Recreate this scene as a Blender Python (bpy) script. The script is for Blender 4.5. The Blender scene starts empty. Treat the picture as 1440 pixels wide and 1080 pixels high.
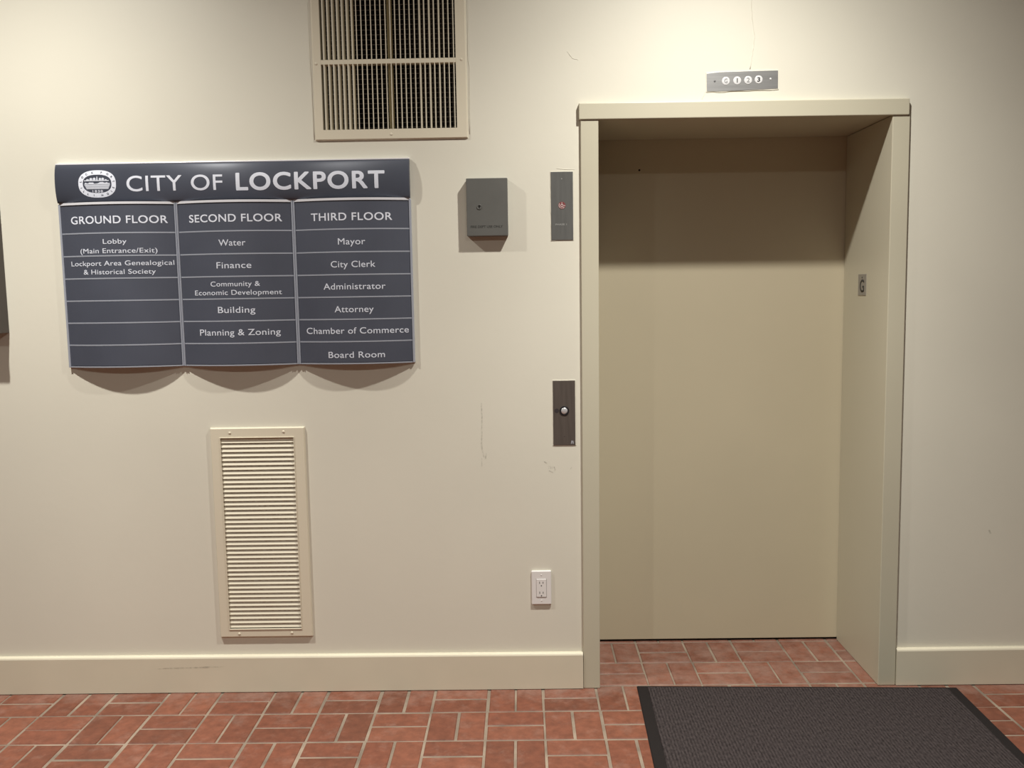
import bpy, bmesh, math, random
from mathutils import Vector, Matrix
random.seed(7)
SC = bpy.context.scene
COL = SC.collection

# ---------------------------------------------------------------- camera
cam_d = bpy.data.cameras.new('camera'); cam = bpy.data.objects.new('camera', cam_d); COL.objects.link(cam)
cam_d.sensor_width = 36.0
cam_d.lens = 1246.32 / 1440 * 36.0
R_ = Vector((0.999826, 0.010142, -0.015647)); U_ = Vector((0.014491, 0.10541, 0.994323)); F_ = Vector((-0.011734, 0.994377, -0.105244))
m = Matrix.Identity(4)
for i in range(3):
    m[i][0] = R_[i]; m[i][1] = U_[i]; m[i][2] = -F_[i]
m.translation = Vector((0, -3.2808, 1.5261))
cam.matrix_world = m
cam_d.clip_start = 0.05
SC.camera = cam

# ---------------------------------------------------------------- world, light, exposure
w = bpy.data.worlds.new('world'); SC.world = w; w.use_nodes = True
w.node_tree.nodes['Background'].inputs[0].default_value = (1, 0.93, 0.83, 1)
w.node_tree.nodes['Background'].inputs[1].default_value = 0.0
SC.view_settings.view_transform = 'Standard'
SC.view_settings.look = 'None'
SC.view_settings.gamma = 1.0
SC.view_settings.use_curve_mapping = False
SC.view_settings.exposure = 0.0
CEIL = 3.22
LAMP_Z = 3.15
def spot(name, x, y, power, half, blend, col=(1, 0.975, 0.90), rad=0.032):
    d = bpy.data.lights.new(name, 'SPOT'); d.energy = power; d.color = col
    d.spot_size = math.radians(2 * half); d.spot_blend = blend; d.shadow_soft_size = rad
    o = bpy.data.objects.new(name, d); COL.objects.link(o); o.location = (x, y, LAMP_Z)
    return o
# recessed ceiling cans: a wide spill, the reflector's flood and its tighter core
for (x, y, a, b, c, d) in ((0.68, -0.92, 114, 104, 165, 40), (-1.75, -0.92, 105, 66, 165, 115), (0.68, -3.4, 105, 0, 0, 0), (-1.75, -3.4, 105, 0, 0, 0)):
    spot('can_spill', x, y, a, 84, 0.9)
    if b: spot('can_flood', x, y, b, 60, 1.0)
    if c: spot('can_beam', x, y, c, 40, 1.0)
    if d: spot('can_core', x, y, d, 25, 1.0)

# ---------------------------------------------------------------- helpers
def nt(name):
    mt = bpy.data.materials.new(name); mt.use_nodes = True
    return mt, mt.node_tree.nodes, mt.node_tree.links, mt.node_tree.nodes['Principled BSDF']
def mat(name, col, rough=0.5, metal=0.0, bump=0.0, bscale=60.0, var=0.0, vscale=3.0, spec=0.5, aniso=None):
    mt, N, L, P = nt(name)
    P.inputs['Base Color'].default_value = (*col, 1); P.inputs['Roughness'].default_value = rough
    P.inputs['Metallic'].default_value = metal; P.inputs['Specular IOR Level'].default_value = spec
    tc = N.new('ShaderNodeTexCoord')
    if var:
        nz = N.new('ShaderNodeTexNoise'); nz.inputs['Scale'].default_value = vscale; nz.inputs['Detail'].default_value = 5
        if aniso:
            mp = N.new('ShaderNodeMapping'); mp.inputs['Scale'].default_value = aniso
            L.new(tc.outputs['Object'], mp.inputs['Vector']); L.new(mp.outputs['Vector'], nz.inputs['Vector'])
        else:
            L.new(tc.outputs['Object'], nz.inputs['Vector'])
        rp = N.new('ShaderNodeValToRGB')
        rp.color_ramp.elements[0].position = 0.3; rp.color_ramp.elements[1].position = 0.7
        rp.color_ramp.elements[0].color = (*[c * (1 - var) for c in col], 1)
        rp.color_ramp.elements[1].color = (*[min(1, c * (1 + var)) for c in col], 1)
        L.new(nz.outputs['Fac'], rp.inputs['Fac']); L.new(rp.outputs['Color'], P.inputs['Base Color'])
    if bump:
        n2 = N.new('ShaderNodeTexNoise'); n2.inputs['Scale'].default_value = bscale; n2.inputs['Detail'].default_value = 4
        L.new(tc.outputs['Object'], n2.inputs['Vector'])
        b = N.new('ShaderNodeBump'); b.inputs['Strength'].default_value = bump; b.inputs['Distance'].default_value = 0.002
        L.new(n2.outputs['Fac'], b.inputs['Height']); L.new(b.outputs['Normal'], P.inputs['Normal'])
    return mt

class MB:
    def __init__(s): s.v = []; s.f = []
    def add(s, vs, fs):
        o = len(s.v); s.v += [tuple(p) for p in vs]; s.f += [tuple(i + o for i in f) for f in fs]; return s
    def box(s, x0, x1, y0, y1, z0, z1):
        return s.hexa([(x0, y0, z0), (x1, y0, z0), (x1, y1, z0), (x0, y1, z0), (x0, y0, z1), (x1, y0, z1), (x1, y1, z1), (x0, y1, z1)])
    def hexa(s, p):
        return s.add(p, [(0, 3, 2, 1), (4, 5, 6, 7), (0, 1, 5, 4), (1, 2, 6, 5), (2, 3, 7, 6), (3, 0, 4, 7)])
    def prism(s, pts, y0, y1):
        # outline in x,z, counter-clockwise seen from the room, y0 the front
        n = len(pts)
        vs = [(x, y0, z) for x, z in pts] + [(x, y1, z) for x, z in pts]
        fs = [tuple(range(n)), tuple(range(2 * n - 1, n - 1, -1))]
        fs += [(i, n + i, n + (i + 1) % n, (i + 1) % n) for i in range(n)]
        return s.add(vs, fs)
    def disc(s, x, z, r, y0, y1, n=28, dome=0.0):
        pts = [(x + r * math.cos(2 * math.pi * i / n), z + r * math.sin(2 * math.pi * i / n)) for i in range(n)]
        if not dome: return s.prism(pts, y0, y1)
        vs = [(px, y1, pz) for px, pz in pts]; fs = []
        K = 4
        for k in range(K):
            a = k / K * math.pi / 2
            vs += [(x + (px - x) * math.cos(a), y0 - dome * math.sin(a), z + (pz - z) * math.cos(a)) for px, pz in pts]
        vs.append((x, y0 - dome, z))
        for k in range(K):
            for i in range(n):
                j = (i + 1) % n; fs.append((k * n + i, k * n + j, (k + 1) * n + j, (k + 1) * n + i))
        fs += [(K * n + i, K * n + (i + 1) % n, len(vs) - 1) for i in range(n)]
        fs.append(tuple(range(n - 1, -1, -1)))
        return s.add(vs, fs)
    def ring(s, x, z, r0, r1, y0, y1, n=32):
        vs = []; fs = []
        for r, y in ((r0, y1), (r0, y0), (r1, y0), (r1, y1)):
            vs += [(x + r * math.cos(2 * math.pi * i / n), y, z + r * math.sin(2 * math.pi * i / n)) for i in range(n)]
        for k in range(4):
            for i in range(n):
                j = (i + 1) % n; a = k * n; b = ((k + 1) % 4) * n
                fs.append((a + i, a + j, b + j, b + i))
        return s.add(vs, fs)
    def tube(s, pts, r, n=6):
        vs = []; fs = []
        for k, p in enumerate(pts):
            p = Vector(p); a = Vector(pts[max(0, k - 1)]); b = Vector(pts[min(len(pts) - 1, k + 1)])
            t = (b - a).normalized(); u = t.cross(Vector((0, 1, 0)))
            if u.length < 1e-4: u = t.cross(Vector((1, 0, 0)))
            u.normalize(); v = t.cross(u)
            rr = r[k] if isinstance(r, (list, tuple)) else r
            vs += [p + rr * (u * math.cos(2 * math.pi * i / n) + v * math.sin(2 * math.pi * i / n)) for i in range(n)]
        for k in range(len(pts) - 1):
            for i in range(n):
                j = (i + 1) % n; fs.append((k * n + i, k * n + j, (k + 1) * n + j, (k + 1) * n + i))
        fs += [tuple(range(n - 1, -1, -1)), tuple(range((len(pts) - 1) * n, len(pts) * n))]
        return s.add(vs, fs)
    def frame(s, x0, x1, z0, z1, wl, wr, wb, wt, y0, y1, lip=0.0):
        # a picture-frame ring with mitred corners; lip slopes the outer edge
        o = [(x0, z0), (x1, z0), (x1, z1), (x0, z1)]
        i_ = [(x0 + wl, z0 + wb), (x1 - wr, z0 + wb), (x1 - wr, z1 - wt), (x0 + wl, z1 - wt)]
        f = [(x0 + lip, z0 + lip), (x1 - lip, z0 + lip), (x1 - lip, z1 - lip), (x0 + lip, z1 - lip)]
        vs = [(a, y1, b) for a, b in o] + [(a, y0, b) for a, b in f] + [(a, y0, b) for a, b in i_] + [(a, y1, b) for a, b in i_]
        fs = []
        for k in range(4):
            for i in range(4):
                j = (i + 1) % 4; a = k * 4; b = ((k + 1) % 4) * 4
                fs.append((a + i, a + j, b + j, b + i))
        return s.add(vs, fs)
    def build(s, name, material, parent=None, bevel=0.0, seg=2, smooth=False, label=None):
        me = bpy.data.meshes.new(name); me.from_pydata(s.v, [], s.f); me.update()
        bm = bmesh.new(); bm.from_mesh(me); bmesh.ops.recalc_face_normals(bm, faces=bm.faces); bm.to_mesh(me); bm.free()
        return link(name, me, material, parent, bevel, seg, smooth, label)

def link(name, me, material, parent=None, bevel=0.0, seg=2, smooth=False, label=None):
    o = bpy.data.objects.new(name, me); COL.objects.link(o)
    if material: me.materials.append(material)
    if smooth:
        for p in me.polygons: p.use_smooth = True
    if bevel:
        b = o.modifiers.new('bevel', 'BEVEL'); b.width = bevel; b.segments = seg; b.limit_method = 'ANGLE'; b.angle_limit = math.radians(35)
    if parent:
        o.parent = parent
        o.matrix_parent_inverse = Matrix.Translation(parent.location).inverted()
    if label: o['label'] = label
    return o
def thing(name, label, cat, loc):
    o = bpy.data.objects.new(name, None); COL.objects.link(o); o.location = loc; o.empty_display_size = 0.05
    o['label'] = label; o['category'] = cat
    return o
def struct(o): o['kind'] = 'structure'; return o

# ---------------------------------------------------------------- lettering
def raw_text(s, weight=0.0, spacing=1.0):
    c = bpy.data.curves.new('t', 'FONT'); c.body = s
    c.size = 1.0; c.offset = weight; c.space_character = spacing; c.resolution_u = 6; c.fill_mode = 'FRONT'
    o = bpy.data.objects.new('t', c); COL.objects.link(o)
    dg = bpy.context.evaluated_depsgraph_get(); dg.update()
    me = bpy.data.meshes.new_from_object(o.evaluated_get(dg))
    bpy.data.objects.remove(o); bpy.data.curves.remove(c)
    return me
def bounds(me):
    xs = [v.co.x for v in me.vertices]; ys = [v.co.y for v in me.vertices]
    return min(xs), max(xs), min(ys), max(ys)
CAPS = {}
def cap_of(wt):
    if wt not in CAPS:
        b = bounds(raw_text('H', wt)); CAPS[wt] = (b[3], b[2])
    return CAPS[wt]
def lettering(s, x0, x1, base, cap, surf, material, parent, bold=0.0, spacing=1.0, depth=0.0007, cuts=0, name='lettering'):
    """x0..x1 the line's extent, base its baseline height, surf(x, z) the surface's y"""
    me = raw_text(s, 0.0, spacing)
    b = bounds(me); top, bot = cap_of(0.0); k = cap / (top - bot)
    sx = (x1 - x0) / (b[1] - b[0]); ox = b[0]
    bm = bmesh.new(); bm.from_mesh(me)
    bmesh.ops.remove_doubles(bm, verts=bm.verts, dist=1e-5)
    if cuts:
        for i in range(1, cuts):
            h = bot + (top - bot) * i / cuts
            bmesh.ops.bisect_plane(bm, geom=bm.verts[:] + bm.edges[:] + bm.faces[:], plane_co=(0, h, 0), plane_no=(0, 1, 0))
    if bold:
        g0 = bm.verts[:] + bm.edges[:] + bm.faces[:]
        nb = 8 if bold > 0.02 else 4
        base_v = bm.verts[:]
        for i in range(nb):
            a = 2 * math.pi * (i + 0.5) / nb
            d = bmesh.ops.duplicate(bm, geom=g0)
            nv = [q for q in d['geom'] if isinstance(q, bmesh.types.BMVert)]
            bmesh.ops.translate(bm, verts=nv, vec=(bold * math.cos(a), bold * math.sin(a), (i + 1) * 1.0))
        ox -= bold; sx = (x1 - x0) / (b[1] - b[0] + 2 * bold)
        k = cap / (top - bot + 2 * bold); bot -= bold
    r = bmesh.ops.extrude_face_region(bm, geom=bm.faces[:])
    back = {v for v in r['geom'] if isinstance(v, bmesh.types.BMVert)}
    for v in bm.verts:
        x = x0 + (v.co.x - ox) * sx; z = base + (v.co.y - bot) * k
        y = surf(x, z)
        # copies lie a hair apart so that no two faces share a plane
        v.co = Vector((x, y + 0.0004 if v in back else y - depth - 0.00003 * v.co.z, z))
    bmesh.ops.recalc_face_normals(bm, faces=bm.faces)
    bm.to_mesh(me); bm.free(); me.materials.clear()
    return link(name, me, material, parent)
flat = lambda y: (lambda x, z: y)

# ---------------------------------------------------------------- materials
PAINT = (0.705, 0.676, 0.580)
M_wall = mat('wall_paint', PAINT, 0.5, bump=0.12, bscale=38, var=0.025, vscale=1.7, spec=0.35)
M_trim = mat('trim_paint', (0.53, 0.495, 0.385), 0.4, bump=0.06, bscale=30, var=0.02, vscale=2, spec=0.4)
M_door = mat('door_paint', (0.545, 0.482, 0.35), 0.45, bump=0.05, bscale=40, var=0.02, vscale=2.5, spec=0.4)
M_base = mat('baseboard_paint', (0.68, 0.63, 0.50), 0.35, bump=0.08, bscale=25, var=0.03, vscale=4, spec=0.45)
M_grille = mat('grille_paint', (0.70, 0.64, 0.51), 0.38, bump=0.04, bscale=60, spec=0.45)
M_ceil = mat('ceiling_tan', (0.30, 0.28, 0.25), 0.8)
M_hall = mat('hall_wall', (0.24, 0.22, 0.19), 0.7)
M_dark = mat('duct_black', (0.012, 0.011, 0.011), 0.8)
M_wire = mat('mesh_wire', (0.24, 0.22, 0.21), 0.5, metal=0.2)
M_vane = mat('vane_olive', (0.56, 0.51, 0.33), 0.6)
M_gap = mat('gap_black', (0.008, 0.007, 0.006), 0.9)
M_panel = mat('sign_charcoal', (0.078, 0.086, 0.116), 0.46, metal=0.15, var=0.06, vscale=6, bump=0.02, bscale=300)
M_silver = mat('sign_aluminium', (0.46, 0.49, 0.57), 0.3, metal=0.35)
M_bright = mat('rail_bright', (0.80, 0.80, 0.85), 0.3, metal=0.2)
M_letter = mat('letter_silver', (0.74, 0.77, 0.87), 0.4)
M_letter2 = mat('letter_pale', (0.66, 0.69, 0.78), 0.45)
M_box = mat('box_grey', (0.140, 0.139, 0.130), 0.42, metal=0.25, bump=0.05, bscale=200, var=0.05, vscale=12)
M_boxtext = mat('engraving_dark', (0.03, 0.028, 0.026), 0.6)
M_plate = mat('plate_grey', (0.135, 0.135, 0.13), 0.4, metal=0.3, var=0.1, vscale=8, aniso=(12, 12, 1))
M_plateb = mat('plate_bronze', (0.115, 0.096, 0.084), 0.42, metal=0.3, var=0.1, vscale=8, aniso=(12, 12, 1))
M_steel = mat('brushed_steel', (0.50, 0.50, 0.50), 0.35, metal=0.85, var=0.1, vscale=6, aniso=(1, 1, 30))
M_white = mat('outlet_white', (0.78, 0.755, 0.74), 0.3)
M_lens = mat('lens_white', (0.66, 0.66, 0.67), 0.25)
M_btn = mat('button_steel', (0.72, 0.72, 0.74), 0.25, metal=0.5)
M_black = mat('black_plastic', (0.012, 0.012, 0.014), 0.4)
M_red = mat('emblem_red', (0.19, 0.045, 0.048), 0.5)
M_pale = mat('emblem_pale', (0.62, 0.52, 0.50), 0.5)
M_ink = mat('number_black', (0.015, 0.015, 0.015), 0.5)
M_inkgrey = mat('number_grey', (0.12, 0.12, 0.12), 0.5)
M_case = mat('case_dark', (0.050, 0.037, 0.031), 0.4, var=0.15, vscale=6, aniso=(8, 8, 1))
M_rubber = mat('mat_rubber', (0.014, 0.011, 0.011), 0.8, spec=0.2, bump=0.1, bscale=200)
M_mortar = mat('mortar_grey', (0.235, 0.185, 0.140), 0.9, bump=0.4, bscale=250, var=0.38, vscale=7)

def brick_material():
    mt, N, L, P = nt('brick_red')
    tc = N.new('ShaderNodeTexCoord'); geo = N.new('ShaderNodeNewGeometry')
    rp = N.new('ShaderNodeValToRGB'); e = rp.color_ramp.elements
    e[0].position = 0.0; e[0].color = (0.150, 0.052, 0.030, 1)
    e[1].position = 1.0; e[1].color = (0.215, 0.078, 0.046, 1)
    x = e.new(0.5); x.color = (0.185, 0.062, 0.036, 1)
    L.new(geo.outputs['Random Per Island'], rp.inputs['Fac'])
    n1 = N.new('ShaderNodeTexNoise'); n1.inputs['Scale'].default_value = 26; n1.inputs['Detail'].default_value = 8; n1.inputs['Roughness'].default_value = 0.65
    L.new(tc.outputs['Object'], n1.inputs['Vector'])
    r1 = N.new('ShaderNodeValToRGB'); r1.color_ramp.elements[0].position = 0.3; r1.color_ramp.elements[1].position = 0.72
    r1.color_ramp.elements[0].color = (0.72, 0.72, 0.72, 1); r1.color_ramp.elements[1].color = (1.22, 1.22, 1.22, 1)
    L.new(n1.outputs['Fac'], r1.inputs['Fac'])
    mx = N.new('ShaderNodeMix'); mx.data_type = 'RGBA'; mx.blend_type = 'MULTIPLY'; mx.inputs[0].default_value = 1
    L.new(rp.outputs['Color'], mx.inputs[6]); L.new(r1.outputs['Color'], mx.inputs[7])
    # pale mineral bloom, patchy, heaviest in the course along the wall
    n2 = N.new('ShaderNodeTexNoise'); n2.inputs['Scale'].default_value = 11; n2.inputs['Detail'].default_value = 9; n2.inputs['Roughness'].default_value = 0.75
    L.new(tc.outputs['Object'], n2.inputs['Vector'])
    sp = N.new('ShaderNodeSeparateXYZ'); L.new(tc.outputs['Object'], sp.inputs[0])
    mr = N.new('ShaderNodeMapRange'); mr.inputs[1].default_value = -0.16; mr.inputs[2].default_value = -0.02
    mr.inputs[3].default_value = 0.0; mr.inputs[4].default_value = 0.17; mr.clamp = True
    L.new(sp.outputs['Y'], mr.inputs[0])
    ad = N.new('ShaderNodeMath'); ad.operation = 'ADD'; L.new(n2.outputs['Fac'], ad.inputs[0]); L.new(mr.outputs[0], ad.inputs[1])
    r2 = N.new('ShaderNodeValToRGB'); r2.color_ramp.elements[0].position = 0.52; r2.color_ramp.elements[1].position = 0.80
    r2.color_ramp.elements[0].color = (0, 0, 0, 1); r2.color_ramp.elements[1].color = (0.42, 0.42, 0.42, 1)
    L.new(ad.outputs[0], r2.inputs['Fac'])
    m2 = N.new('ShaderNodeMix'); m2.data_type = 'RGBA'
    L.new(r2.outputs['Color'], m2.inputs[0]); L.new(mx.outputs[2], m2.inputs[6]); m2.inputs[7].default_value = (0.34, 0.235, 0.195, 1)
    L.new(m2.outputs[2], P.inputs['Base Color'])
    P.inputs['Roughness'].default_value = 0.55; P.inputs['Specular IOR Level'].default_value = 0.35
    b = N.new('ShaderNodeBump'); b.inputs['Strength'].default_value = 0.25; b.inputs['Distance'].default_value = 0.002
    L.new(n1.outputs['Fac'], b.inputs['Height']); L.new(b.outputs['Normal'], P.inputs['Normal'])
    return mt
M_brick = brick_material()

def carpet_material():
    mt, N, L, P = nt('mat_carpet')
    tc = N.new('ShaderNodeTexCoord')
    mp = N.new('ShaderNodeMapping'); mp.inputs['Scale'].default_value = (150, 55, 1); L.new(tc.outputs['Object'], mp.inputs['Vector'])
    n1 = N.new('ShaderNodeTexNoise'); n1.inputs['Scale'].default_value = 1.0; n1.inputs['Detail'].default_value = 3; L.new(mp.outputs['Vector'], n1.inputs['Vector'])
    wv = N.new('ShaderNodeTexWave'); wv.wave_type = 'BANDS'; wv.bands_direction = 'X'; wv.inputs['Scale'].default_value = 28
    wv.inputs['Distortion'].default_value = 1.2; wv.inputs['Detail'].default_value = 2; wv.inputs['Detail Scale'].default_value = 6
    L.new(tc.outputs['Object'], wv.inputs['Vector'])
    mx = N.new('ShaderNodeMath'); mx.operation = 'MULTIPLY_ADD'; mx.inputs[1].default_value = 0.25
    L.new(wv.outputs['Fac'], mx.inputs[0]); L.new(n1.outputs['Fac'], mx.inputs[2])
    rp = N.new('ShaderNodeValToRGB'); rp.color_ramp.elements[0].position = 0.35; rp.color_ramp.elements[1].position = 0.9
    rp.color_ramp.elements[0].color = (0.021, 0.017, 0.0175, 1); rp.color_ramp.elements[1].color = (0.064, 0.052, 0.052, 1)
    L.new(mx.outputs[0], rp.inputs['Fac']); L.new(rp.outputs['Color'], P.inputs['Base Color'])
    P.inputs['Roughness'].default_value = 0.95; P.inputs['Specular IOR Level'].default_value = 0.1
    b = N.new('ShaderNodeBump'); b.inputs['Strength'].default_value = 0.5; b.inputs['Distance'].default_value = 0.003
    L.new(mx.outputs[0], b.inputs['Height']); L.new(b.outputs['Normal'], P.inputs['Normal'])
    return mt
M_carpet = carpet_material()

def scuff_material():
    mt, N, L, P = nt('scuff_grey')
    P.inputs['Base Color'].default_value = (0.16, 0.15, 0.12, 1); P.inputs['Roughness'].default_value = 0.7
    tc = N.new('ShaderNodeTexCoord'); n = N.new('ShaderNodeTexNoise'); n.inputs['Scale'].default_value = 90; n.inputs['Detail'].default_value = 4
    L.new(tc.outputs['Object'], n.inputs['Vector'])
    mr = N.new('ShaderNodeMapRange'); mr.inputs[1].default_value = 0.4; mr.inputs[2].default_value = 0.75; mr.inputs[3].default_value = 0.03; mr.inputs[4].default_value = 0.32
    L.new(n.outputs['Fac'], mr.inputs[0]); L.new(mr.outputs[0], P.inputs['Alpha'])
    return mt
M_scuff = scuff_material()

# ---------------------------------------------------------------- room shell
RX0, RX1, RY0 = -4.6, 2.7, -5.4
holes = [(-0.706, -0.222, 2.112, 2.86), (-1.135, -0.860, 0.251, 0.991), (0.250, 1.376, 0.0, 2.16)]
def wall_with_holes():
    xs = sorted({RX0, RX1, *[h[0] for h in holes], *[h[1] for h in holes]})
    zs = sorted({0.0, CEIL, *[h[2] for h in holes], *[h[3] for h in holes]})
    mb = MB(); T = 0.10
    solid = lambda i, j: 0 <= i < len(xs) - 1 and 0 <= j < len(zs) - 1 and not any(
        h[0] - 1e-6 <= xs[i] and xs[i + 1] <= h[1] + 1e-6 and h[2] - 1e-6 <= zs[j] and zs[j + 1] <= h[3] + 1e-6 for h in holes)
    for i in range(len(xs) - 1):
        for j in range(len(zs) - 1):
            if not solid(i, j): continue
            a, b, c, d = xs[i], xs[i + 1], zs[j], zs[j + 1]
            mb.add([(a, 0, c), (b, 0, c), (b, 0, d), (a, 0, d)], [(0, 1, 2, 3)])
            mb.add([(a, T, c), (b, T, c), (b, T, d), (a, T, d)], [(3, 2, 1, 0)])
            for di, dj, p, q in ((-1, 0, (a, c), (a, d)), (1, 0, (b, c), (b, d)), (0, -1, (a, c), (b, c)), (0, 1, (a, d), (b, d))):
                if not solid(i + di, j + dj):
                    mb.add([(p[0], 0, p[1]), (q[0], 0, q[1]), (q[0], T, q[1]), (p[0], T, p[1])], [(0, 1, 2, 3)])
    me = bpy.data.meshes.new('wall_back'); me.from_pydata(mb.v, [], mb.f)
    bm = bmesh.new(); bm.from_mesh(me); bmesh.ops.remove_doubles(bm, verts=bm.verts, dist=1e-5)
    bmesh.ops.recalc_face_normals(bm, faces=bm.faces); bm.to_mesh(me); bm.free()
    return struct(link('wall_back', me, M_wall))
wall = wall_with_holes()
struct(MB().box(RX0 - 0.1, RX0, RY0, 0.0, 0, CEIL).build('wall_left', M_hall))
struct(MB().box(RX1, RX1 + 0.1, RY0, 0.0, 0, CEIL).build('wall_right', M_hall))
struct(MB().box(RX0 - 0.1, RX1 + 0.1, RY0 - 0.1, RY0, 0, CEIL).build('wall_front', M_hall))
struct(MB().box(RX0 - 0.1, RX1 + 0.1, RY0 - 0.1, 0.1, CEIL, CEIL + 0.1).build('ceiling', M_ceil))

# brick floor laid as pairs in a basket weave
def floor():
    P = 0.2055; gap = 0.0078; bev = 0.0032
    gx, gy = 0.061, 0.010
    mb = MB(); rnd = random.Random(3)
    def brick(x0, x1, y0, y1, z):
        j = lambda: rnd.uniform(-0.0018, 0.0018)
        x0 += gap / 2 + j(); x1 -= gap / 2 + j(); y0 += gap / 2 + j(); y1 -= gap / 2 + j()
        d = -0.012
        vs = [(x0, y0, d), (x1, y0, d), (x1, y1, d), (x0, y1, d),
              (x0, y0, z - bev), (x1, y0, z - bev), (x1, y1, z - bev), (x0, y1, z - bev),
              (x0 + bev, y0 + bev, z), (x1 - bev, y0 + bev, z), (x1 - bev, y1 - bev, z), (x0 + bev, y1 - bev, z)]
        fs = [(8, 9, 10, 11)]
        for a in (0, 4):
            for i in range(4):
                k = (i + 1) % 4; fs.append((a + i, a + k, a + 4 + k, a + 4 + i))
        mb.add(vs, fs)
    clip = lambda a, lo, hi: max(lo, min(hi, a))
    for r in range(-27, 3):
        y0, y1 = gy + r * P, gy + (r + 1) * P
        for c in range(-23, 14):
            x0, x1 = gx + c * P, gx + (c + 1) * P
            if y0 > -0.05 and (x1 < 0.2 or x0 > 1.45): continue
            if x1 < RX0 + .02 or x0 > RX1 - .02 or y0 < RY0: continue
            z = rnd.uniform(-0.0008, 0.0004)
            if (r + c) % 2 == 0:      # two bricks side by side, running away from the room
                brick(x0, x0 + P / 2, y0, y1, z); brick(x0 + P / 2, x1, y0, y1, z + rnd.uniform(-.0006, .0003))
            else:
                brick(x0, x1, y0, y0 + P / 2, z); brick(x0, x1, y0 + P / 2, y1, z + rnd.uniform(-.0006, .0003))
    nb = len(mb.f)
    mb.add([(RX0, RY0, -0.0028), (RX1, RY0, -0.0028), (RX1, 0.62, -0.0028), (RX0, 0.62, -0.0028)], [(0, 1, 2, 3)])
    me = bpy.data.meshes.new('floor'); me.from_pydata(mb.v, [], mb.f); me.update()
    o = link('floor', me, M_brick); me.materials.append(M_mortar)
    me.polygons[nb].material_index = 1
    return struct(o)
floor()

# baseboards with an eased top edge
def baseboard(name, x0, x1, ztop_l, ztop_r):
    prof = [(0.0, 0.0), (-0.018, 0.0), (-0.019, -0.010), (-0.017, -0.004), (-0.011, 0.0)]
    mb = MB()
    sec = lambda x, zt: [(x, 0.0, 0.002), (x, -0.019, 0.002), (x, -0.019, zt - 0.007), (x, -0.0165, zt - 0.002), (x, -0.012, zt), (x, 0.0, zt + 0.001)]
    a, b = sec(x0, ztop_l), sec(x1, ztop_r); n = len(a)
    mb.add(a + b, [tuple(range(n)), tuple(range(2 * n - 1, n - 1, -1))] + [(i, (i + 1) % n, n + (i + 1) % n, n + i) for i in range(n)])
    return struct(mb.build(name, M_base))
baseboard('baseboard_left', RX0, 0.217, 0.152, 0.141)
baseboard('baseboard_right', 1.412, RX1, 0.143, 0.145)
# dark scrape lines on the left baseboard are worn paint
bl = bpy.data.objects['baseboard_left']
MB().prism([(-1.42, 0.098), (-1.22, 0.100), (-1.16, 0.104), (-1.22, 0.106), (-1.40, 0.101)], -0.0194, -0.0188).build('scuff_mark', M_scuff, bl)

# ---------------------------------------------------------------- elevator opening
JF = -0.014                       # face of the jambs stands a little proud of the wall
YD = 0.434
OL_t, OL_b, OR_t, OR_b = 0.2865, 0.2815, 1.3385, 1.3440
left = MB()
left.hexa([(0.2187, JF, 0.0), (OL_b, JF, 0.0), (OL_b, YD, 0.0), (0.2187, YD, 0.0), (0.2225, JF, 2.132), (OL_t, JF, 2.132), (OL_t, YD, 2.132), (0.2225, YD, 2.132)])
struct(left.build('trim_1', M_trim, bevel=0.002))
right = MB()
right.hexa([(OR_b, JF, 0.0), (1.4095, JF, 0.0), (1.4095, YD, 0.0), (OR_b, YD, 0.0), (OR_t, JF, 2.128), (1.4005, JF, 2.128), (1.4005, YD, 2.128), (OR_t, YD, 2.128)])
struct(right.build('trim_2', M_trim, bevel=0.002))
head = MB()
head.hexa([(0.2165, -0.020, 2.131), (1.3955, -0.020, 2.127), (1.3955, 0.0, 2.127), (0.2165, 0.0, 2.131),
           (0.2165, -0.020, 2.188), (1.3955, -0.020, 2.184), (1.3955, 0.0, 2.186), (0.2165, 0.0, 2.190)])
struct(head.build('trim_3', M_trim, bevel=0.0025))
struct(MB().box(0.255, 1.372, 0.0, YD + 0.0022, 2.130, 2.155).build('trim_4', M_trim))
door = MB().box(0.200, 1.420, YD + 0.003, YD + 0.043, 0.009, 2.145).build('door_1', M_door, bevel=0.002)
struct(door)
MB().disc(0.493, 2.008, 0.0042, YD + 0.0015, YD + 0.006, 16).build('keyhole', M_gap, door)
MB().box(0.200, 1.420, YD + 0.012, YD + 0.05, 0.0, 0.009).build('threshold_gap', M_gap, door)
# unseen hoistway back panel, added so that no light leaks round the door
struct(MB().box(0.0, 1.62, 0.60, 0.62, -0.01, 2.4).build('hoistway_light_stop', M_gap))

# ---------------------------------------------------------------- cracks and marks of the painted plaster
def crack(pts, r, name='crack', material=M_wall):
    mb = MB(); rn = random.Random(len(pts))
    P = []
    for (a, b) in zip(pts[:-1], pts[1:]):
        for k in range(4):
            t = k / 4; P.append((a[0] + (b[0] - a[0]) * t + rn.uniform(-.0014, .0014), -0.0002, a[1] + (b[1] - a[1]) * t))
    P.append((pts[-1][0], -0.0002, pts[-1][1]))
    mb.tube(P, [r * rn.uniform(0.5, 1.2) for _ in P], 6)
    return mb.build(name, material, wall, smooth=True)
crack([(0.834, 2.70), (0.833, 2.54), (0.837, 2.476), (0.846, 2.415), (0.843, 2.385), (0.838, 2.35), (0.831, 2.300)], 0.0016)
crack([(0.178, 2.372), (0.196, 2.348), (0.216, 2.343)], 0.0010)
crack([(0.66, 2.197), (0.668, 2.215), (0.676, 2.228)], 0.0010)
crack([(-0.747, 2.56), (-0.7455, 2.33), (-0.744, 2.26), (-0.741, 2.08)], 0.0012)
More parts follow.
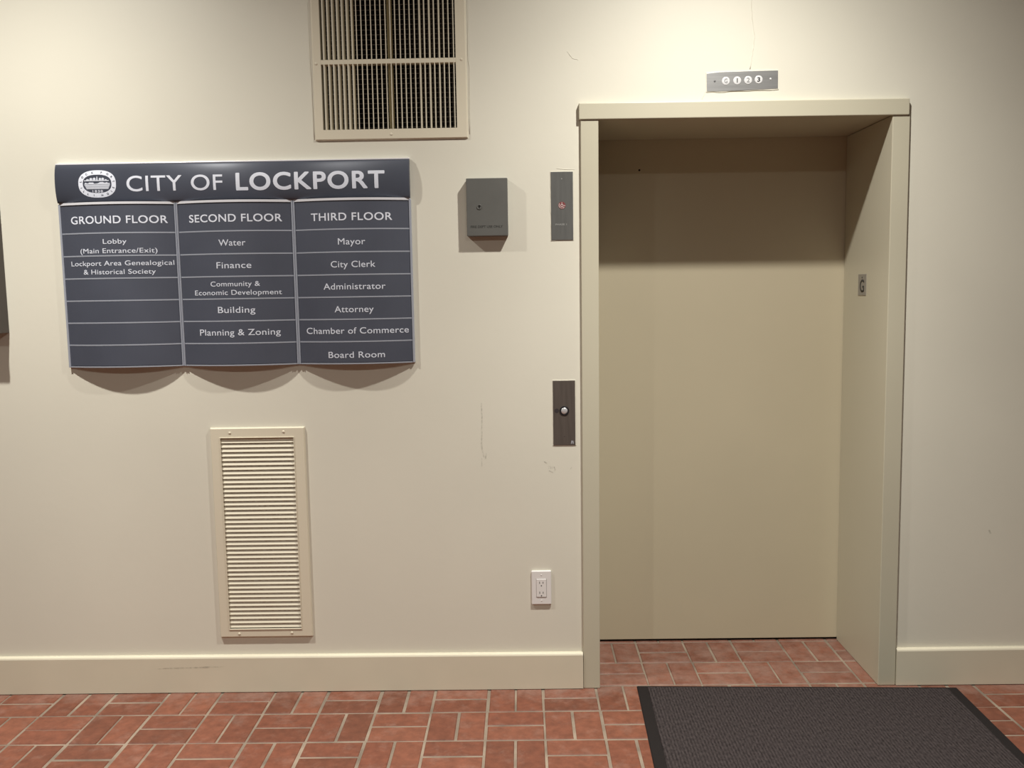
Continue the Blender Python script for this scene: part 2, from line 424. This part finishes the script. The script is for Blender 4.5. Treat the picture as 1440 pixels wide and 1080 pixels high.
crack([(-0.176, 2.56), (-0.1765, 2.35), (-0.1745, 2.31), (-0.1775, 2.09)], 0.0012)
crack([(0.135, 1.963), (0.165, 1.959), (0.200, 1.958)], 0.0009)
def mark(pts, wdt):
    mb = MB()
    for (a, b) in zip(pts[:-1], pts[1:]):
        d = Vector((b[0] - a[0], b[1] - a[1])); n = Vector((-d.y, d.x)).normalized() * wdt / 2
        mb.prism([(a[0] - n.x, a[1] - n.y), (b[0] - n.x, b[1] - n.y), (b[0] + n.x, b[1] + n.y), (a[0] + n.x, a[1] + n.y)], -0.0006, 0.0004)
    return mb.build('scuff_mark', M_scuff, wall)
mark([(-0.154, 1.108), (-0.153, 1.06), (-0.154, 1.0), (-0.157, 0.955), (-0.152, 0.92), (-0.148, 0.905)], 0.0045)
mark([(-0.157, 0.90), (-0.157, 0.87)], 0.003)
mark([(-0.139, 0.918), (-0.143, 0.898)], 0.004)
mark([(0.078, 0.884), (0.088, 0.878)], 0.003)
mark([(0.093, 0.868), (0.095, 0.856)], 0.003)
mark([(0.099, 0.867), (0.103, 0.855)], 0.003)
mark([(0.106, 0.866), (0.109, 0.855)], 0.003)
mark([(0.114, 0.864), (0.119, 0.854), (0.113, 0.842)], 0.003)
mark([(0.095, 0.85), (0.110, 0.842)], 0.004)
mark([(0.175, 0.852), (0.181, 0.862)], 0.003)
mark([(1.75, 0.60), (1.756, 0.585)], 0.006)

# ---------------------------------------------------------------- directory sign
SX0, SX1, SZ0, SZ1 = -1.682, -0.399, 1.266, 2.004
HZ = 1.862                      # underside of the title panel
DIV = [SX0, -1.2545, -0.8265, SX1]
EDGE, BULGE = 0.008, 0.040
def col_y(x):
    for a, b in zip(DIV[:-1], DIV[1:]):
        if x <= b or b == SX1:
            t = max(-1.0, min(1.0, (x - (a + b) / 2) / ((b - a) / 2)))
            return -(EDGE + BULGE * (1 - t * t))
def head_y(z):
    t = max(-1.0, min(1.0, (z - (HZ + SZ1) / 2) / ((SZ1 - HZ) / 2)))
    return -(0.008 + 0.021 * math.sqrt(max(0.0, 1 - (t * 0.94) ** 2)) )
sign = thing('directory_sign', 'charcoal building directory sign in three bowed columns with silver dividing rails', 'sign', (-1.04, 0, SZ0))
def curved(x0, x1, z0, z1, out, back, n=22):
    """a panel bowed in plan, out = how far it stands in front of the column surface"""
    mb = MB(); vs = []; fs = []
    for i in range(n + 1):
        x = x0 + (x1 - x0) * i / n; y = col_y(x) - out
        vs += [(x, y, z0), (x, y, z1), (x, y + back, z1), (x, y + back, z0)]
    for i in range(n):
        a, b = i * 4, i * 4 + 4
        for k in range(4): fs.append((a + k, a + (k + 1) % 4, b + (k + 1) % 4, b + k))
    fs += [(0, 1, 2, 3), (n * 4 + 3, n * 4 + 2, n * 4 + 1, n * 4)]
    return mb.add(vs, fs)
# solid backing of each bowed column
for a, b in zip(DIV[:-1], DIV[1:]):
    mb = MB(); n = 22; vs = []; fs = []
    for i in range(n + 1):
        x = a + (b - a) * i / n; y = min(-0.002, col_y(x) + 0.004)
        vs += [(x, y, SZ0 + .001), (x, y, HZ), (x, 0.0, HZ), (x, 0.0, SZ0 + .001)]
    for i in range(n):
        p, q = i * 4, i * 4 + 4
        for k in range(4): fs.append((p + k, p + (k + 1) % 4, q + (k + 1) % 4, q + k))
    fs += [(0, 1, 2, 3), (n * 4 + 3, n * 4 + 2, n * 4 + 1, n * 4)]
    mb.add(vs, fs).build('column_backing', M_panel, sign)
ROWS = [1.7555, 1.6735, 1.5920, 1.5110, 1.4300, 1.3485, 1.2700]
RW = 0.0046
COLTXT = [
    ('GROUND FLOOR', (-1.6354, -1.2833, 1.7890), [
        [('Lobby', -1.5133, -1.4267, 1.7162, .0172), ('(Main Entrance/Exit)', -1.6041, -1.3229, 1.6829, .0172)],
        [('Lockport Area Genealogical', -1.6459, -1.2699, 1.6379, .0172), ('& Historical Society', -1.5964, -1.3323, 1.6069, .0172)], [], [], [], []]),
    ('SECOND FLOOR', (-1.2028, -0.8646, 1.7880), [
        [('Water', -1.0932, -0.9949, 1.7024, .0225)], [('Finance', -1.1049, -0.9778, 1.6213, .0225)],
        [('Community &', -1.1311, -0.9504, 1.5562, .0178), ('Economic Development', -1.1944, -0.8759, 1.5250, .0178)],
        [('Building', -1.1079, -0.9710, 1.4596, .0225)], [('Planning & Zoning', -1.1827, -0.8859, 1.3776, .0225)], []]),
    ('THIRD FLOOR', (-0.7577, -0.4627, 1.7860), [
        [('Mayor', -0.6597, -0.5606, 1.6998, .0225)], [('City Clerk', -0.6890, -0.5271, 1.6182, .0225)],
        [('Administrator', -0.7198, -0.4934, 1.5384, .0225)], [('Attorney', -0.6813, -0.5383, 1.4556, .0225)],
        [('Chamber of Commerce', -0.7917, -0.4158, 1.3774, .0225)], [('Board Room', -0.7102, -0.5029, 1.2890, .0225)]])]
for c, (title, (tx0, tx1, tb), rows) in enumerate(COLTXT):
    a, b = DIV[c] + 0.0045, DIV[c + 1] - 0.0045
    hp = curved(a, b, ROWS[0] + RW / 2, HZ - 0.004, 0.0, 0.003).build('floor_heading', M_panel, sign)
    lettering(title, tx0, tx1, tb, 0.0275, lambda x, z: col_y(x), M_letter, hp, bold=0.014, spacing=1.06)
    for r in range(6):
        st = curved(a, b, ROWS[r + 1] + RW / 2, ROWS[r] - RW / 2, 0.0, 0.003).build('name_strip', M_panel, sign)
        for (s, x0, x1, base, cap) in rows[r]:
            lettering(s, x0, x1, base, cap, lambda x, z: col_y(x), M_letter2, st, bold=0.006, spacing=1.04)
    for r in range(7):
        zz = ROWS[r] if r < 6 else SZ0 + 0.002
        curved(a, b, zz - RW / 2, zz + RW / 2, 0.0006, 0.004).build('strip_rail', M_silver, sign)
# upright rails: twin beads between columns, single at the ends
for x in DIV[1:-1]:
    mb = MB()
    for s in (-1, 1):
        mb.tube([(x + s * 0.0034, -0.0125, SZ0), (x + s * 0.0034, -0.0125, HZ)], 0.0030, 10)
    mb.box(x - 0.0068, x + 0.0068, -0.0115, -0.002, SZ0, HZ)
    mb.build('upright_rail', M_silver, sign)
MB().box(SX0 - 0.003, SX0 + 0.0045, -0.0135, 0.0, SZ0, HZ).build('upright_rail', M_silver, sign, bevel=0.0012)
MB().box(SX1 - 0.0045, SX1 + 0.003, -0.0135, 0.0, SZ0, HZ).build('upright_rail', M_silver, sign, bevel=0.0012)
# title panel bowed from top to bottom
def header_panel():
    vs = []; fs = []; n = 20
    for i in range(n + 1):
        z = HZ + 0.004 + (SZ1 - HZ - 0.004) * i / n
        vs += [(SX0 - 0.001, head_y(z), z), (SX1 + 0.001, head_y(z), z), (SX1 + 0.001, 0.0, z), (SX0 - 0.001, 0.0, z)]
    for i in range(n):
        p, q = i * 4, i * 4 + 4
        for k in range(4): fs.append((p + k, p + (k + 1) % 4, q + (k + 1) % 4, q + k))
    fs += [(3, 2, 1, 0), (n * 4, n * 4 + 1, n * 4 + 2, n * 4 + 3)]
    mb = MB(); mb.add(vs, fs)
    o = mb.build('title_panel', M_panel, sign)
    for p in o.data.polygons:
        if abs(p.normal.x) < 0.3 and p.center.y < -0.012: p.use_smooth = True
    return o
hp = header_panel()
MB().box(SX0 - 0.002, SX1 + 0.002, -0.0165, 0.0, SZ1 - 0.001, SZ1 + 0.0035).build('title_rail', M_bright, sign, bevel=0.001)
mb = MB()
for a, b in zip(DIV[:-1], DIV[1:]):
    c = curved(a, b, HZ - 0.0042, HZ + 0.0042, 0.0030, 0.008); mb.add(c.v, c.f)
mb.build('title_rail', M_bright, sign)
lettering('CITY OF', -1.4223, -1.0736, 1.9036, 0.0550, lambda x, z: head_y(z), M_letter, hp, bold=0.006, spacing=1.05, cuts=8)
lettering('LOCKPORT', -1.0257, -0.4860, 1.9004, 0.0630, lambda x, z: head_y(z), M_letter, hp, bold=0.026, spacing=1.10, cuts=8)
# the round-ended town seal
def seal():
    cx, cz = -1.5287, 1.9325; A, B = 0.0683, 0.0487
    def oval(a, b, n=64, e=2.45):
        P = []
        for i in range(n):
            t = 2 * math.pi * i / n; c, s = math.cos(t), math.sin(t)
            P.append((cx + a * math.copysign(abs(c) ** (2 / e), c), cz + b * math.copysign(abs(s) ** (2 / e), s)))
        return P
    def laid(fn, out, name, material, parent):
        mb = MB(); fn(mb)
        me = bpy.data.meshes.new(name); me.from_pydata(mb.v, [], mb.f); bm = bmesh.new(); bm.from_mesh(me)
        for i in range(1, 16):
            h = cz - B + 2 * B * i / 16
            bmesh.ops.bisect_plane(bm, geom=bm.verts[:] + bm.edges[:] + bm.faces[:], plane_co=(0, 0, h), plane_no=(0, 0, 1))
        bmesh.ops.triangulate(bm, faces=bm.faces)
        r = bmesh.ops.extrude_face_region(bm, geom=bm.faces[:])
        bk = {v for v in r['geom'] if isinstance(v, bmesh.types.BMVert)}
        for v in bm.verts: v.co.y = head_y(v.co.z) + (0.0004 if v in bk else -out)
        bmesh.ops.recalc_face_normals(bm, faces=bm.faces); bm.to_mesh(me); bm.free()
        return link(name, me, material, parent)
    def ringfn(mb):
        o, i_ = oval(A, B), oval(A * 0.765, B * 0.67); n = len(o)
        mb.add([(x, 0, z) for x, z in o + i_], [(k, (k + 1) % n, n + (k + 1) % n, n + k) for k in range(n)])
    s = laid(ringfn, 0.0007, 'seal', M_letter, hp)
    s['label'] = 'silver oval town seal with lettered rim'
    rn = random.Random(11)
    def scene(mb):
        def poly(pts): mb.add([(cx + x, 0, cz + z) for x, z in pts], [tuple(range(len(pts)))])
        # water and hull
        W = 0.046
        for k in range(4):
            z0 = -0.0185 + k * 0.0042; ww = W * (0.86 + 0.045 * k)
            poly([(-ww, z0), (ww, z0), (ww + .001, z0 + 0.0031), (-ww - .001, z0 + 0.0031)])
        top = [(-.047, -.0014), (.047, -.0014), (.044, .0035), (.040, .0010), (.036, .0055), (.028, .0030), (.020, .0062), (.010, .0058), (.004, .0022), (-.004, .0010), (-.012, .0008), (-.014, .0048), (-.030, .0048), (-.032, .0012), (-.040, .0030), (-.043, .0050)]
        poly(top)
        # far bank with roofs and a steeple
        poly([(-.047, .0098), (.043, .0098), (.043, .0128), (-.047, .0128)])
        for x, ww, h in ((-.034, .010, .004), (-.022, .010, .008), (-.010, .009, .0095), (.011, .008, .0085), (.021, .009, .0088), (.032, .007, .003)):
            poly([(x - ww / 2, .0132), (x + ww / 2, .0132), (x + ww / 2, .0132 + h * .7), (x, .0132 + h), (x - ww / 2, .0132 + h * .7)])
        poly([(-.003, .0132), (.003, .0132), (.0008, .0262), (-.0008, .0262)])
    laid(scene, 0.0007, 'seal_picture', M_letter2, hp)
    lettering('1830', cx - 0.0185, cx + 0.0185, cz - 0.0305, 0.0082, lambda x, z: head_y(z), M_letter, hp, bold=0.02, spacing=1.3)
    # rim letters, one by one round the oval
    def rim(word, a0, a1, up):
        for k, ch in enumerate(word):
            t = math.radians(a0 + (a1 - a0) * k / (len(word) - 1))
            c, s_ = math.cos(t), math.sin(t); e = 2 / 2.45
            px = cx + A * 0.883 * math.copysign(abs(c) ** e, c); pz = cz + B * 0.835 * math.copysign(abs(s_) ** e, s_)
            nx, nz = c / A, s_ / B; l = math.hypot(nx, nz); nx /= l; nz /= l
            if not up: nx, nz = -nx, -nz
            me = raw_text(ch, 0.03); b = bounds(me); k_ = 0.0072 / (cap_of(0.03)[0] - cap_of(0.03)[1]); mx_ = (b[0] + b[1]) / 2; my = (b[2] + b[3]) / 2
            bm = bmesh.new(); bm.from_mesh(me)
            r = bmesh.ops.extrude_face_region(bm, geom=bm.faces[:]); bk = {v for v in r['geom'] if isinstance(v, bmesh.types.BMVert)}
            for v in bm.verts:
                lx, lz = (v.co.x - mx_) * k_, (v.co.y - my) * k_
                x = px + lx * nz + lz * nx; z = pz - lx * nx + lz * nz
                v.co = Vector((x, head_y(z) - (0.0003 if v in bk else 0.0012), z))
            bmesh.ops.recalc_face_normals(bm, faces=bm.faces); bm.to_mesh(me); bm.free(); me.materials.clear()
            link('rim_letter', me, M_panel, s)
    rim('LOCKPORT', 172, 8, True)
    rim('ILLINOIS', 196, 344, False)
seal()

# ---------------------------------------------------------------- big return-air grille at the top
GX0, GX1, GZ0, GZ1 = -0.737, -0.1825, 2.074, 2.90
HX0, HX1, HZ0, HZ1 = -0.706, -0.222, 2.112, 2.86
gr = thing('air_return_grille', 'large cream air return grille of upright blades high on the wall', 'grille', (-0.46, 0, GZ0))
MB().frame(GX0, GX1, GZ0, GZ1, HX0 - GX0, GX1 - HX1, HZ0 - GZ0, GZ1 - HZ1, -0.008, 0.0, lip=0.004).build('frame', M_grille, gr, bevel=0.001)
MB().box(HX0, HX1, -0.0075, 0.022, 2.3405, 2.357).build('crossbar', M_grille, gr, bevel=0.0012)
def blades(z0, z1):
    mb = MB(); n = 28; p = (HX1 - HX0) / n; rn = random.Random(5)
    for i in range(n):
        x = HX0 + p * (i + 0.62)
        ang = 0.33 + rn.uniform(-.05, .05) if i < 7 else (rn.uniform(-.19, -.13) if i < 13 else rn.uniform(-.10, -.06) if i < 20 else (rn.uniform(.0, .22)) if i < 26 else -0.05)
        d, t = 0.019, 0.0008
        c, s = math.cos(ang), math.sin(ang)
        q = [(-t, 0), (t, 0), (t, d), (-t, d)]
        Q = [(x + a * c + b * s, -0.0086 + b * c - a * s) for a, b in q]
        Q[0] = (Q[0][0] - 0.0010, Q[0][1]); Q[1] = (Q[1][0] + 0.0010, Q[1][1])
        mb.hexa([(a, b, z0) for a, b in Q] + [(a, b, z1) for a, b in Q])
    return mb
blades(HZ0, 2.3405).build('blade_row', M_grille, gr)
blades(2.357, HZ1).build('blade_row', M_grille, gr)
MB().box(-0.4685, -0.4505, 0.0175, 0.026, HZ0, HZ1).build('mullion', M_vane, gr, label='olive brown upright bar behind the blades')
mb = MB()
k = 0
z = HZ0 - 0.005
while z < HZ1:
    mb.box(HX0 - .01, HX1 + .01, 0.0400, 0.0412, z, z + 0.0019); z += 0.0173
x = HX0
while x < HX1:
    mb.box(x, x + 0.0012, 0.0412, 0.0424, HZ0, HZ1); x += 0.0173
mb.build('wire_mesh', M_wire, gr)
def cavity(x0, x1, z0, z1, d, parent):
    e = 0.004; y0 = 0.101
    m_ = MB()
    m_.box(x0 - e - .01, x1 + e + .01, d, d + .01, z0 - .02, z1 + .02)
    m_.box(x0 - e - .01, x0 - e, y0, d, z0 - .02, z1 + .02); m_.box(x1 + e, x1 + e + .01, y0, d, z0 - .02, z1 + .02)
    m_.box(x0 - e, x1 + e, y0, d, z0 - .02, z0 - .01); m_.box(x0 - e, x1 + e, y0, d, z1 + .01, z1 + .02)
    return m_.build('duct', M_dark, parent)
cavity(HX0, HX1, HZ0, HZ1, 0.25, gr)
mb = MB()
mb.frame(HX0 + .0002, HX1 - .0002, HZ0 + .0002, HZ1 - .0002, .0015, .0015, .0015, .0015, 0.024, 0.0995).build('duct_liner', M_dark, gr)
for sx, sz in ((-0.7225, 2.344), (-0.2015, 2.350), (-0.460, 2.093)):
    MB().disc(sx, sz, 0.0048, -0.0085, -0.007, 18, dome=0.0014).build('screw', M_grille, gr, smooth=True)

# ---------------------------------------------------------------- low louvred vent
VX0, VX1, VZ0, VZ1 = -1.1745, -0.8175, 0.2165, 1.0305
LX0, LX1, LZ0, LZ1 = -1.135, -0.860, 0.251, 0.991
vent = thing('wall_vent', 'narrow cream louvred vent low on the wall below the directory sign', 'vent', (-0.996, 0, VZ0))
MB().frame(VX0, VX1, VZ0, VZ1, LX0 - VX0, VX1 - LX1, LZ0 - VZ0, VZ1 - LZ1, -0.011, 0.0, lip=0.0035).build('frame', M_grille, vent, bevel=0.001)
MB().frame(LX0 - .0028, LX1 + .0028, LZ0 - .004, LZ1 + .003, .003, .003, .0045, .003, -0.0135, -0.0095).build('inner_lip', M_grille, vent, bevel=0.0008)
mb = MB(); n = 43; p = (LZ1 - LZ0 - 0.006) / n
for i in range(n):
    zc = LZ0 + 0.004 + p * i
    # sheet louvre: low front edge, sloping up and back
    y0, y1 = -0.0088, 0.0010
    za, zb = zc, zc + 0.0195
    t = 0.0012
    mb.hexa([(LX0, y0, za), (LX1, y0, za), (LX1, y1 + t, zb), (LX0, y1 + t, zb), (LX0, y0, za + t), (LX1, y0, za + t), (LX1, y1, zb + t), (LX0, y1, zb + t)])
mb.build('louvre_row', M_grille, vent)
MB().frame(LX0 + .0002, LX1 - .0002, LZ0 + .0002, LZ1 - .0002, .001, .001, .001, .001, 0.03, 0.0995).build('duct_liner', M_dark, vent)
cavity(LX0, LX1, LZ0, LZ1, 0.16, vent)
for sx, sz in ((-1.0985, 1.011), (-0.8965, 1.013), (-1.0995, 0.2315), (-0.897, 0.2335)):
    MB().disc(sx, sz, 0.0048, -0.0115, -0.010, 18, dome=0.0024).build('screw', M_grille, vent, smooth=True)

# ---------------------------------------------------------------- key box
BY = -0.036
kb = thing('key_box', 'small dark grey metal key box with one keyhole and engraved wording', 'box', (-0.118, 0, 1.722))
MB().box(-0.1925, -0.0435, BY, 0.0, 1.7225, 1.9285).build('body', M_box, kb, bevel=0.0025, seg=3)
lock = MB(); lock.ring(-0.1462, 1.8265, 0.0062, 0.0092, BY - 0.0022, BY + 0.001); lock.disc(-0.1462, 1.8265, 0.0063, BY - 0.0008, BY + 0.001)
lk = lock.build('lock', M_box, kb, bevel=0.0006)
kh = MB(); kh.disc(-0.1462, 1.8285, 0.0034, BY - 0.0013, BY); kh.box(-0.1476, -0.1448, BY - 0.0013, BY, 1.8195, 1.8285)
kh.build('keyhole', M_gap, lk)
lettering('FIRE DEPT USE ONLY', -0.1785, -0.0627, 1.7520, 0.0082, flat(BY), M_boxtext, kb, bold=0.012, depth=0.0003)

# ---------------------------------------------------------------- switch plates with paint-clogged edges
def paint_edge(x0, x1, z0, z1, parent, grow=0.0022, seed=1, y=-0.0014):
    rn = random.Random(seed); pts = []
    def side(a, b, n):
        for i in range(n):
            t = i / n; pts.append((a[0] + (b[0] - a[0]) * t + rn.uniform(-.0010, .0016), a[1] + (b[1] - a[1]) * t + rn.uniform(-.0010, .0016)))
    a, b, c, d = (x0 - grow, z0 - grow), (x1 + grow, z0 - grow), (x1 + grow, z1 + grow), (x0 - grow, z1 + grow)
    side(a, b, 6); side(b, c, 16); side(c, d, 6); side(d, a, 16)
    MB().prism(pts, y, 0.0).build('paint_edge', M_wall, parent, bevel=0.0006)
sw = thing('emblem_panel', 'slim grey metal panel with a small red round emblem beside the elevator', 'panel', (0.154, 0, 1.706))
paint_edge(0.1135, 0.1938, 1.7055, 1.9505, sw, seed=4)
MB().box(0.1135, 0.1938, -0.0030, 0.0, 1.7055, 1.9505).build('plate', M_plate, sw, bevel=0.0008)
MB().disc(0.1532, 1.9253, 0.0026, -0.0036, -0.0025, 14).build('indicator_dot', M_steel, sw)
em = MB(); em.disc(0.1532, 1.8300, 0.0135, -0.0034, -0.0028, 32)
emo = em.build('emblem', M_red, sw, label='red round emblem with pale strokes')
g = MB(); g.ring(0.1532, 1.8292, 0.0034, 0.0056, -0.0040, -0.0033, 20)
for a0, a1 in ((140, 232), (242, 262), (282, 322)):
    P = [(0.1532 + 0.0108 * math.cos(math.radians(a0 + (a1 - a0) * i / 6)), -0.0036, 1.8300 + 0.0108 * math.sin(math.radians(a0 + (a1 - a0) * i / 6))) for i in range(7)]
    g.tube(P, 0.0013, 6)
g.disc(0.1532 + 0.0098, 1.8292, 0.0018, -0.0040, -0.0033, 12); g.box(0.1522, 0.1542, -0.0040, -0.0033, 1.8345, 1.8415)
g.build('emblem_strokes', M_pale, emo)
lettering('PHASE 1', 0.1290, 0.1700, 1.7590, 0.0058, flat(-0.003), mat('lettering_grey', (0.36, 0.36, 0.35), 0.5), sw, depth=0.0003)

cp = thing('call_button_panel', 'brown grey metal panel with a round elevator call button', 'panel', (0.155, 0, 0.946))
paint_edge(0.1130, 0.1955, 0.9460, 1.1890, cp, seed=9)
MB().box(0.1130, 0.1955, -0.0030, 0.0, 0.9460, 1.1890).build('plate', M_plateb, cp, bevel=0.0008)
MB().ring(0.1548, 1.0759, 0.0118, 0.0178, -0.0052, -0.002).build('button_collar', M_black, cp, bevel=0.001)
MB().disc(0.1548, 1.0759, 0.0122, -0.0045, -0.002, 32, dome=0.0028).build('button', M_btn, cp, smooth=True, label='pale round push button')
MB().disc(0.1265, 1.0762, 0.0085, -0.00325, -0.0028, 20).build('smudge', mat('smudge_dark', (0.05, 0.042, 0.045), 0.5, metal=0.3), cp)
MB().disc(0.1545, 0.9792, 0.0016, -0.0034, -0.0028, 10).build('screw', M_boxtext, cp)
s2 = MB()
for a, b in (((0.1795, 0.951), (0.1825, 0.963)), ((0.1825, 0.963), (0.1845, 0.951)), ((0.1880, 0.951), (0.1868, 0.962))):
    s2.tube([(a[0], -0.0031, a[1]), (b[0], -0.0031, b[1])], 0.0007, 5)
s2.build('scratch', M_letter2, cp)

# ---------------------------------------------------------------- floor indicator over the elevator
fi = thing('floor_indicator', 'brushed silver floor indicator plate above the elevator with four round numbered lenses', 'indicator', (0.80, 0, 2.225))
pts = [(0.6765, 2.2245), (0.72, 2.2235), (0.80, 2.2245), (0.9305, 2.2295), (0.9300, 2.2925), (0.80, 2.2915), (0.72, 2.2905), (0.6750, 2.2865)]
MB().prism(pts, -0.0035, 0.0).build('plate', M_steel, fi, bevel=0.0006)
rn = random.Random(2)
edge = [(0.6735 + rn.uniform(-.001, .001), 2.2210)] + [(x / 100, 2.2205 + (x - 67) * 0.0002 + rn.uniform(-.002, .0012)) for x in range(70, 93, 2)] + [(0.9335, 2.2265), (0.9330, 2.2945)] + [(x / 100, 2.2945 + rn.uniform(-.0008, .0022) - (92 - x) * .0001) for x in range(92, 68, -2)] + [(0.6725, 2.2900)]
MB().prism(edge, -0.0022, 0.0).build('paint_edge', M_wall, fi, bevel=0.0007)
for s, lx, lz in (('G', 0.7440, 2.2590), ('1', 0.7845, 2.2598), ('2', 0.8235, 2.2605), ('3', 0.8610, 2.2618)):
    ln = MB().disc(lx, lz, 0.0142, -0.0040, -0.002, 32, dome=0.0010).build('lens', M_lens, fi, smooth=True)
    hw = 0.0021 if s == '1' else 0.0052
    lettering(s, lx - hw, lx + hw, lz - 0.0075, 0.0152, flat(-0.0049), M_ink if s == '3' else M_inkgrey, ln, bold=0.03 if s == '3' else 0.0, depth=0.0004, name='number')
for lx, lz in ((0.7042, 2.2592), (0.9035, 2.2635)):
    MB().disc(lx, lz, 0.0036, -0.0042, -0.003, 14, dome=0.001).build('screw', M_inkgrey if lx < 0.8 else M_lens, fi, smooth=True)

# ---------------------------------------------------------------- floor mark inside the right-hand jamb
def reveal_x(z): return OR_b + (OR_t - OR_b) * z / 2.13
fm = thing('floor_mark_plate', 'tiny silver plate with a raised character on the side of the elevator opening', 'plate', (reveal_x(1.484), 0.234, 1.484))
x_ = reveal_x(1.52)
mb = MB(); mb.box(x_ - 0.0016, x_ + 0.0012, 0.194, 0.274, 1.4845, 1.5670); mb.build('plate', mat('plate_dull', (0.30, 0.28, 0.25), 0.5, metal=0.3), fm, bevel=0.0006)
me = raw_text('G', 0.01); b = bounds(me); bm = bmesh.new(); bm.from_mesh(me)
r = bmesh.ops.extrude_face_region(bm, geom=bm.faces[:]); bk = {v for v in r['geom'] if isinstance(v, bmesh.types.BMVert)}
for v in bm.verts:
    u = (v.co.x - b[0]) / (b[1] - b[0]); t = (v.co.y - b[2]) / (b[3] - b[2])
    v.co = Vector((x_ - (0.0014 if v in bk else 0.0024), 0.2545 - u * 0.042, 1.4965 + t * 0.050))
bmesh.ops.recalc_face_normals(bm, faces=bm.faces); bm.to_mesh(me); bm.free(); me.materials.clear()
link('raised_character', me, M_boxtext, fm)
MB().box(x_ - 0.0022, x_ - 0.001, 0.231, 0.237, 1.551, 1.557).build('raised_dot', M_boxtext, fm)

# ---------------------------------------------------------------- power outlet
po = thing('power_outlet', 'white wall power outlet low beside the elevator frame', 'outlet', (0.061, 0, 0.332))
MB().box(0.0235, 0.0990, -0.0085, 0.0, 0.3320, 0.4648).build('cover_plate', M_white, po, bevel=0.004, seg=4)
rc = MB().box(0.0420, 0.0800, -0.0105, -0.006, 0.3620, 0.4340).build('receptacle', M_white, po, bevel=0.0018, seg=3)
MB().frame(0.0410, 0.0810, 0.3610, 0.4350, .0011, .0011, .0011, .0011, -0.0088, -0.0060).build('receptacle_gap', mat('gap_grey', (0.25, 0.23, 0.22), 0.7), po)
for zc in (0.4190, 0.3800):
    for xx, h in ((0.0545, 0.0085), (0.0675, 0.0070)):
        MB().box(xx - 0.0012, xx + 0.0012, -0.0108, -0.0100, zc - h / 2, zc + h / 2).build('slot', M_boxtext, rc)
    MB().disc(0.0610, zc - 0.0120, 0.0024, -0.0108, -0.0100, 14).build('slot', M_boxtext, rc)
for zc in (0.4485, 0.3482):
    MB().disc(0.0612, zc, 0.0028, -0.0090, -0.0075, 14, dome=0.0006).build('screw', M_white, po, smooth=True)

# ---------------------------------------------------------------- entrance mat
mt_ = thing('floor_mat', 'dark grey brown carpet mat with black rubber border before the elevator', 'mat', (1.025, -0.93, 0))
def mat_pts(i0, i1, i2):
    # corners of the mat turned slightly, inset by side, far and near amounts
    a = Vector((0.423, -0.004)); ux = Vector((1.207, -0.041)).normalized(); uy = Vector((ux.y, -ux.x)); uy = -uy if uy.y > 0 else uy
    Wd, Ln = 1.207, 1.83
    c = lambda s, t: a + ux * s + uy * t
    return [c(i0, Ln - i2), c(Wd - i0, Ln - i2), c(Wd - i0, i1), c(i0, i1)]
def slab(q0, z0, q1, z1):
    return MB().hexa([(p.x, p.y, z0) for p in q0] + [(p.x, p.y, z1) for p in q1])
slab(mat_pts(0, 0, 0), 0.0006, mat_pts(0.004, 0.004, 0.004), 0.0045).build('rubber_border', M_rubber, mt_, bevel=0.0008)
slab(mat_pts(0.040, 0.017, 0.04), 0.003, mat_pts(0.042, 0.019, 0.042), 0.0082).build('carpet', M_carpet, mt_, bevel=0.0012)

# ---------------------------------------------------------------- dark case cut off at the left
wc = thing('wall_case', 'dark brown wall case whose side shows at the far left', 'case', (-2.25, 0, 1.398))
MB().box(-2.62, -1.9055, -0.078, 0.0, 1.398, 2.16).build('body', M_case, wc, bevel=0.002)
MB().frame(-2.625, -1.9015, 1.394, 2.165, 0.045, 0.045, 0.045, 0.045, -0.089, -0.078).build('front_frame', M_case, wc, bevel=0.002)
MB().box(-2.58, -1.95, -0.082, -0.0785, 1.438, 2.12).build('front_pane', mat('pane_dark', (0.03, 0.03, 0.03), 0.08), wc)
